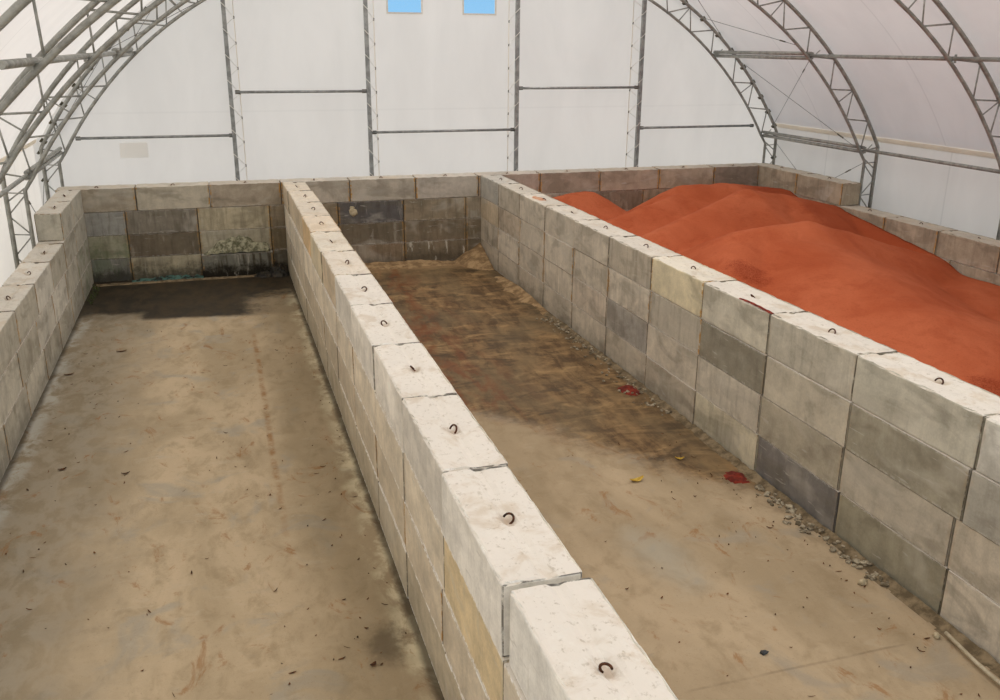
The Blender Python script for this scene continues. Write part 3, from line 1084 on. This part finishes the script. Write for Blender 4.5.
x0, x1, y0, y1 = XC + T + 0.045, XD - 0.035, 5.4, YE - 0.03
NX, NY = 120, 270
gx = np.linspace(x0, x1, NX); gy = np.linspace(y0, y1, NY)
X, Y = np.meshgrid(gx, gy)
Z = np.full_like(X, -0.2)
Z = smax(Z, 1.12 - 0.10 * np.clip(15 - Y, 0, 20) ** 1.02 - 0.015 * (X - 8), 0.3)
for p, q, sl, rn in [
    ((8.0, 23.4, 1.84), (10.3, 24.7, 1.86), 0.62, 0.3),
    ((12.6, 22.9, 2.20), (13.8, 23.0, 2.20), 0.64, 0.4),
    ((13.8, 23.0, 2.20), (16.1, 23.4, 1.90), 0.45, 0.6),
    ((12.4, 22.6, 2.06), (9.6, 21.4, 1.62), 0.66, 0.2),
    ((12.9, 20.3, 2.46), (14.2, 20.6, 2.22), 0.68, 0.25),
    ((14.2, 20.6, 2.22), (16.1, 21.0, 1.80), 0.50, 0.5),
    ((12.9, 20.3, 2.44), (9.6, 18.8, 1.80), 0.68, 0.25),
    ((10.8, 16.9, 2.14), (12.3, 16.8, 2.29), 0.62, 0.3),
    ((12.3, 16.8, 2.29), (16.1, 16.9, 1.20), 0.50, 0.4),
    ((16.15, 20.9, 1.78), (16.15, 17.0, 1.24), 0.62, 0.15),
    ((11.8, 16.5, 2.12), (11.6, 12.6, 1.50), 0.42, 0.9),
    ((11.6, 12.6, 1.50), (10.6, 9.0, 0.85), 0.34, 1.0),
    ((10.8, 16.9, 2.10), (8.6, 14.4, 1.40), 0.56, 0.4),
]:
    Z = smax(Z, seg_mound(X, Y, p, q, sl, rn), 0.045)
for j in range(NY):
    for i in range(NX):
        x, y = gx[i], gy[j]
        Z[j, i] += 0.030 * fbm(x, y, 0.9, 3.3) + 0.012 * fbm(x, y, 4.0, 8.1)
wallcap = 2.34
Z = np.minimum(Z, wallcap + 0.6 * np.clip(X - x0, 0, 2))
Z = np.maximum(Z, 0.004)
vv = [(X[j, i], Y[j, i], Z[j, i]) for j in range(NY) for i in range(NX)]
ff = [(j * NX + i, j * NX + i + 1, (j + 1) * NX + i + 1, (j + 1) * NX + i) for j in range(NY - 1) for i in range(NX - 1)]
base = len(vv)
rim = [(0, i) for i in range(NX)] + [(j, NX - 1) for j in range(1, NY)] + [(NY - 1, i) for i in range(NX - 2, -1, -1)] + [(j, 0) for j in range(NY - 2, 0, -1)]
vv += [(X[j, i], Y[j, i], 0.001) for j, i in rim]
idx = [j * NX + i for j, i in rim]
m_ = len(rim)
ff += [(idx[(k + 1) % m_], idx[k], base + k, base + (k + 1) % m_) for k in range(m_)]
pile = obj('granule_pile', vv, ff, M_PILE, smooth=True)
tag(pile, 'large heaped pile of red orange granules filling the right bay', 'granule pile', kind='stuff')
pile_h = lambda x, y: float(Z[int(np.clip((y - y0) / (y1 - y0) * (NY - 1), 0, NY - 1)), int(np.clip((x - x0) / (x1 - x0) * (NX - 1), 0, NX - 1))])


def heap(name, fn, xr, yr, n, mat, label, cat, zb=0.0, smooth=True, amp=0.02, sc=6):
    """height field fn(x, y) over a rectangle, closed underneath"""
    gx = np.linspace(xr[0], xr[1], n[0]); gy = np.linspace(yr[0], yr[1], n[1])
    v, keep = [], {}
    hh = np.zeros((n[1], n[0]))
    for j, y in enumerate(gy):
        for i, x in enumerate(gx):
            h = fn(x, y)
            hh[j, i] = h + (amp * fbm(x, y, sc, 1.7) if h > 0.002 else 0)
    f = []
    def vid(j, i):
        if (j, i) not in keep:
            keep[(j, i)] = len(v)
            v.append((gx[i], gy[j], zb + max(0.001, hh[j, i])))
        return keep[(j, i)]
    for j in range(n[1] - 1):
        for i in range(n[0] - 1):
            if max(hh[j, i], hh[j, i + 1], hh[j + 1, i], hh[j + 1, i + 1]) > 0.004:
                f.append((vid(j, i), vid(j, i + 1), vid(j + 1, i + 1), vid(j + 1, i)))
    o = obj(name, v, f, mat, smooth=smooth)
    return tag(o, label, cat, kind='stuff')


def g2(x, y, cx, cy, rx, ry, h):
    d = ((x - cx) / rx) ** 2 + ((y - cy) / ry) ** 2
    return h * max(0.0, 1 - d)


# old crusted heap on the jutting block
heap('crusted_heap', lambda x, y: max(0, (0.50 - 1.1 * abs(x - 0.42) ** 1.5 * 0.42) * (1 - ((YE - 0.012 - y) / 0.23) ** 1.5)) * (0.75 + 0.3 * fbm(x, y, 3, 2)) if -0.55 < x < 1.15 else 0,
     (-0.56, 1.16), (YE - 0.225, YE - 0.012), (48, 16), M_CRUST, 'greenish crusted heap on the jutting block of the end wall', 'crust heap', zb=H + 0.001, smooth=False, amp=0.05, sc=9)
heap('black_muck', lambda x, y: max(g2(x, y, 1.35, 24.65, 0.32, 0.5, 0.24), g2(x, y, 1.0, 24.5, 0.35, 0.25, 0.10)),
     (0.6, 1.58), (24.0, YE - 0.02), (30, 26), M_BLACK, 'black mucky residue heap in the left bay corner by middle divider', 'residue heap', smooth=False, amp=0.05, sc=9)
heap('teal_residue', lambda x, y: max(0.0, 0.11 * (1 - abs(x + 1.45) / 0.98) + 0.02) * max(0, 1 - (YE - y) / 0.28) * (0.7 + 0.7 * max(-0.4, fbm(x, y, 5, 4))),
     (-2.4, -0.55), (24.5, YE - 0.02), (50, 14), M_TEAL, 'teal and black residue along the foot of the end wall', 'residue strip', smooth=False, amp=0.03, sc=10)
heap('mud_ridge', lambda x, y: max(0.0, 0.05 * (1 - abs(y - 24.52) / 0.13)) * (0.6 + 0.6 * fbm(x, y, 4, 4)),
     (-3.25, 1.3), (24.3, YE - 0.03), (80, 12), M_DIRT, 'thin brown mud ridge across the back of the left bay', 'mud ridge', smooth=False, amp=0.012, sc=9)
# sand in the far corner of the middle bay and along the divider
heap('sand_heap', lambda x, y: max(0.0, 0.50 - 0.62 * math.hypot(XC - 0.02 - x, (YE - y) * 0.55)) ,
     (5.9, XC - 0.02), (22.9, YE - 0.02), (36, 44), M_SAND, 'beige sand heap in the far corner of the middle bay', 'sand heap', amp=0.03, sc=4)
heap('sand_strip', lambda x, y: max(0.0, 0.10 * (1 - (XC - 0.02 - x) / (0.28 + 0.25 * fbm(x, y, 1.2, 2)))) * max(0, 1 - ((y - 20.8) / 1.9) ** 2),
     (6.2, XC - 0.03), (18.9, 22.7), (20, 60), M_SAND, 'thin beige sand strip at the foot of the right divider', 'sand strip', amp=0.015, sc=5)
heap('dirt_berm', lambda x, y: max(0.0, 0.06 * (1 - (XC - 0.02 - x) / (0.15 + 0.08 * fbm(x, y, 1.3, 6)))) * min(1.0, max(0.0, (19.2 - y))) * min(1.0, max(0.0, (y - 5.0))),
     (6.75, XC - 0.03), (5.0, 19.2), (16, 260), M_DIRT, 'long brown dirt berm along the foot of the right divider', 'dirt berm', amp=0.02, sc=8)
heap('back_dirt', lambda x, y: max(0.0, 0.10 * (1 - (YE - y) / (0.5 + 0.25 * fbm(x, y, 1.3, 6)))) * min(1, (x - 2.25) * 2) * min(1, max(0, 6.3 - x)),
     (2.3, 6.3), (24.0, YE - 0.03), (60, 14), M_SAND, 'sandy dirt along the end wall behind the middle bay', 'dirt strip', amp=0.03, sc=6)
# red powder spills
heap('red_powder', lambda x, y: g2(x, y, 6.76, 13.9, 0.17, 0.28, 0.04), (6.4, 7.02), (13.5, 14.4), (24, 28), M_RED, 'red powder spill at divider foot, the farther of two', 'powder spill', amp=0.035, sc=7)
heap('red_powder', lambda x, y: g2(x, y, 6.78, 10.25, 0.17, 0.20, 0.04), (6.4, 7.02), (10.0, 10.7), (24, 26), M_RED, 'red powder spill at divider foot, the nearer of two', 'powder spill', amp=0.035, sc=7)
heap('red_spill', lambda x, y: g2(x, y, 7.14, 10.75, 0.055, 0.5, 0.02), (7.105, 7.2), (10.2, 11.3), (10, 30), M_RED, 'red granule smear on the top edge of the right divider', 'granule smear', zb=4 * H - 0.008, amp=0.006, sc=9)
heap('orange_dust', lambda x, y: g2(x, y, 7.30, 20.5, 0.12, 0.42, 0.02), (7.15, 7.5), (20.0, 21.0), (12, 24), M_ODUST, 'small orange dust patch on top of the right divider, far end', 'dust patch', zb=4 * H - 0.008, amp=0.01, sc=9)


# ------------------------------------------------------------------ small litter
def stone_geo(mb, c, s, seed, squash=0.6):
    rr = random.Random(seed)
    bm = bmesh.new()
    bmesh.ops.create_icosphere(bm, subdivisions=1, radius=1)
    o = Vector((rr.uniform(0, 90), rr.uniform(0, 90), rr.uniform(0, 90)))
    rot = Matrix.Rotation(rr.uniform(0, 6.28), 3, 'Z')
    vs = []
    for v_ in bm.verts:
        p = v_.co * (1 + 0.45 * noise.noise(v_.co * 1.6 + o))
        p = rot @ Vector((p.x * s * rr.uniform(0.9, 1.2), p.y * s * 0.8, p.z * s * squash))
        vs.append(Vector(c) + p)
    fs = [tuple(q.index for q in f_.verts) for f_ in bm.faces]
    bm.free()
    mb.add(vs, fs)


rr = random.Random(11)
m = MB()
for k in range(150):
    y = rr.uniform(12.6, 18.6)
    x = XC - 0.08 - abs(rr.gauss(0, 0.20))
    s = rr.uniform(0.012, 0.045)
    zz = max(0.0, 0.06 * (1 - (XC - x) / 0.16))
    stone_geo(m, (x, y, zz + s * 0.4), s, k)
tag(m.build('rubble', M_RUBBLE), 'scattered pale rubble at the right divider foot, far half', 'rubble', kind='stuff')
m = MB()
for k in range(130):
    y = rr.uniform(7.3, 9.9)
    x = XC - 0.06 - abs(rr.gauss(0, 0.11)) - (0.05 if y > 8.4 else 0)
    s = rr.uniform(0.012, 0.05)
    zz = max(0.0, 0.06 * (1 - (XC - x) / 0.16))
    stone_geo(m, (x, y, zz + s * 0.4), s, k + 500)
tag(m.build('rubble', M_RUBBLE), 'crumbled pale rubble under the dark block of the right divider', 'rubble', kind='stuff')
for k in range(0):
    pass


def leaf_geo(mb, c, ln, w, ang, curl):
    R = Matrix.Rotation(ang, 3, 'Z')
    vs, fs = [], []
    n_ = 5
    for i in range(n_ + 1):
        t = i / n_
        ww = w * math.sin(math.pi * (0.08 + 0.84 * t)) * 0.5
        z = 0.004 + curl * (abs(t - 0.5) * 2) ** 2
        for s in (-1, 0, 1):
            vs.append(Vector(c) + R @ Vector(((t - 0.5) * ln, s * ww, z + abs(s) * curl * 0.4)))
    for i in range(n_):
        for s in (0, 1):
            a = i * 3 + s
            fs.append((a, a + 1, a + 4, a + 3))
    mb.add(vs, fs)


def litter(n_, xr, yr, bias, seed, mat, label):
    r_ = random.Random(seed)
    m_ = MB()
    for k in range(n_):
        x = r_.uniform(*xr); y = r_.uniform(*yr)
        if bias == 'B' and r_.random() < 0.6: x = XB - 0.1 - abs(r_.gauss(0, 0.6))
        if bias == 'A' and r_.random() < 0.5: x = XA + 0.3 + abs(r_.gauss(0, 0.8))
        if bias == 'C' and r_.random() < 0.6: x = XC - 0.35 - abs(r_.gauss(0, 0.5))
        leaf_geo(m_, (x, y, 0.001), r_.choice((0.02, 0.025, 0.03, 0.045, 0.08)), r_.uniform(0.008, 0.026), r_.uniform(0, 6.28), r_.uniform(0.003, 0.014))
    tag(m_.build('leaf_litter', mat), label, 'leaf litter', kind='stuff')


litter(110, (-3.0, 1.5), (6.5, 21.0), 'A', 5, M_LEAF, 'dark leaf bits strewn over the left half of left bay floor')
litter(100, (-1.0, 1.5), (5.0, 19.0), 'B', 6, M_LEAF, 'dark leaf bits on the left bay floor near middle divider')
litter(110, (3.4, 6.7), (4.6, 12.0), 'C', 9, M_LEAF, 'dark leaf bits on the middle bay floor near right divider')


def leaf(x, y, ln, w, ang, mat, label, curl=0.02):
    m_ = MB(); leaf_geo(m_, (0, 0, 0), ln, w, ang, curl)
    o = m_.build('dead_leaf', mat); o.location = (x, y, 0.001)
    tag(o, label, 'leaf', 'single leaves on the bay floors')


FLOORPTS = None
leaf(-2.18, 18.72, 0.20, 0.07, 0.1, M_LEAF, 'dark dry leaf lying left of centre, far part of left bay')
leaf(-3.0, 17.55, 0.18, 0.07, 0.2, M_LEAF, 'dark dry leaf near the left wall foot, mid left bay')
leaf(-2.55, 13.25, 0.12, 0.07, 0.3, M_LEAF, 'rust brown leaf near the left wall, near part of left bay')
leaf(-1.66, 12.85, 0.12, 0.045, 0.15, M_LEAF, 'thin dark leaf on beige slab, near part of left bay')
leaf(1.05, 7.60, 0.075, 0.055, 0.6, M_LEAF, 'black round leaf beside the damp spot by the middle divider')
leaf(5.34, 10.56, 0.24, 0.10, 0.2, M_YLEAF, 'yellow leaf on the beige floor of the middle bay', 0.04)
leaf(6.27, 11.03, 0.14, 0.06, -0.3, M_YLEAF, 'small yellow leaf on damp brown floor near the red spill', 0.03)


def pebble(x, y, s, mat, label, sq=0.7, z=0.0):
    m_ = MB(); stone_geo(m_, (0, 0, s * sq * 0.7), s, int(x * 100), sq)
    o = m_.build('stone', mat, smooth=True); o.location = (x, y, z)
    tag(o, label, 'stone', 'single stones on the middle bay floor')


pebble(4.92, 6.64, 0.045, M_STONE, 'dark grey stone alone on the near middle bay floor', 0.5)
pebble(6.72, 7.42, 0.06, M_PEB, 'pale round pebble by the right divider foot, farther of two')
pebble(6.82, 6.35, 0.05, M_PEB, 'pale round pebble at the end of the stick', z=0.0)
m = MB(); m.tube([(6.90, 6.32, 0.065), (6.84, 5.85, 0.06), (6.80, 5.2, 0.06)], 0.022, 7)
tag(m.build('stick', M_STICK, smooth=True), 'pale straight stick lying along the right divider foot', 'stick')
splat((3, 4), -0.5, 0.02, 0.13, 21)
splat((3, 4), -0.52, 0.13, 0.08, 22)
splat((3, 5), -0.38, 0.02, 0.07, 23)
# weed tuft in the far left corner
m = MB()
for k in range(46):
    a, b = rr.uniform(-3.27, -3.12), rr.uniform(22.6, 24.3)
    h_ = rr.uniform(0.04, 0.13)
    dx, dy = rr.uniform(-0.06, 0.06), rr.uniform(-0.06, 0.06)
    m.add([(a - 0.012, b, 0.0), (a + 0.012, b, 0.0), (a + dx + 0.008, b + dy, h_ * 0.7), (a + dx * 1.5, b + dy * 1.5, h_)], [(0, 1, 2, 3)])
tag(m.build('weed_tuft', M_GREEN), 'green weeds at the left wall foot near the far corner', 'weeds', kind='stuff')
# dark lump on the red pile
zz = pile_h(9.6, 11.8)
m = MB(); stone_geo(m, (0, 0, 0), 0.035, 4, 0.8)
o = m.build('stone', M_STONE); o.location = (9.6, 11.8, zz + 0.012)
tag(o, 'tiny dark lump lying on the red granule pile', 'stone')

# ------------------------------------------------------------------ light
w = bpy.data.worlds.new('sky')
scene.world = w
w.use_nodes = True
nt = w.node_tree
nt.nodes.clear()
out = nt.nodes.new('ShaderNodeOutputWorld')
bg = nt.nodes.new('ShaderNodeBackground')
tcn = nt.nodes.new('ShaderNodeTexCoord')
sp = nt.nodes.new('ShaderNodeSeparateXYZ')
rp = nt.nodes.new('ShaderNodeValToRGB')
rp.color_ramp.elements[0].position = 0.12
rp.color_ramp.elements[0].color = (0.30, 0.62, 0.95, 1)
rp.color_ramp.elements[1].position = 0.32
rp.color_ramp.elements[1].color = (0.78, 0.79, 0.83, 1)
nt.links.new(tcn.outputs['Generated'], sp.inputs[0])
nt.links.new(sp.outputs[2], rp.inputs[0])
nt.links.new(rp.outputs[0], bg.inputs[0])
bg.inputs[1].default_value = 1.0
nt.links.new(bg.outputs[0], out.inputs[0])

sun = bpy.data.lights.new('sun', 'SUN')
sun.energy = 5.0
sun.color = (1.0, 0.96, 0.90)
sun.angle = math.radians(2)
so = bpy.data.objects.new('sun', sun)
COL.objects.link(so)
so.location = (-20, 20, 30)
d = Vector((-0.56, 0.10, 0.82)).normalized()
so.rotation_euler = d.to_track_quat('Z', 'Y').to_euler()

# ------------------------------------------------------------------ camera and view
cam = bpy.data.cameras.new('camera')
cam.sensor_width = 36
cam.lens = 36 * 903.3 / 1000
cam.clip_end = 500
co = bpy.data.objects.new('camera', cam)
COL.objects.link(co)
co.location = (0, 0, 5.897)
co.rotation_euler = (1.24593111, -0.006299, -0.298716)
scene.camera = co
vs_ = scene.view_settings
vs_.view_transform = 'Standard'
vs_.look = 'None'
vs_.gamma = 1
vs_.exposure = 0.0
vs_.use_curve_mapping = False
scene.cycles.use_denoising = True
scene.cycles.max_bounces = 10
scene.cycles.diffuse_bounces = 6
scene.cycles.transparent_max_bounces = 8
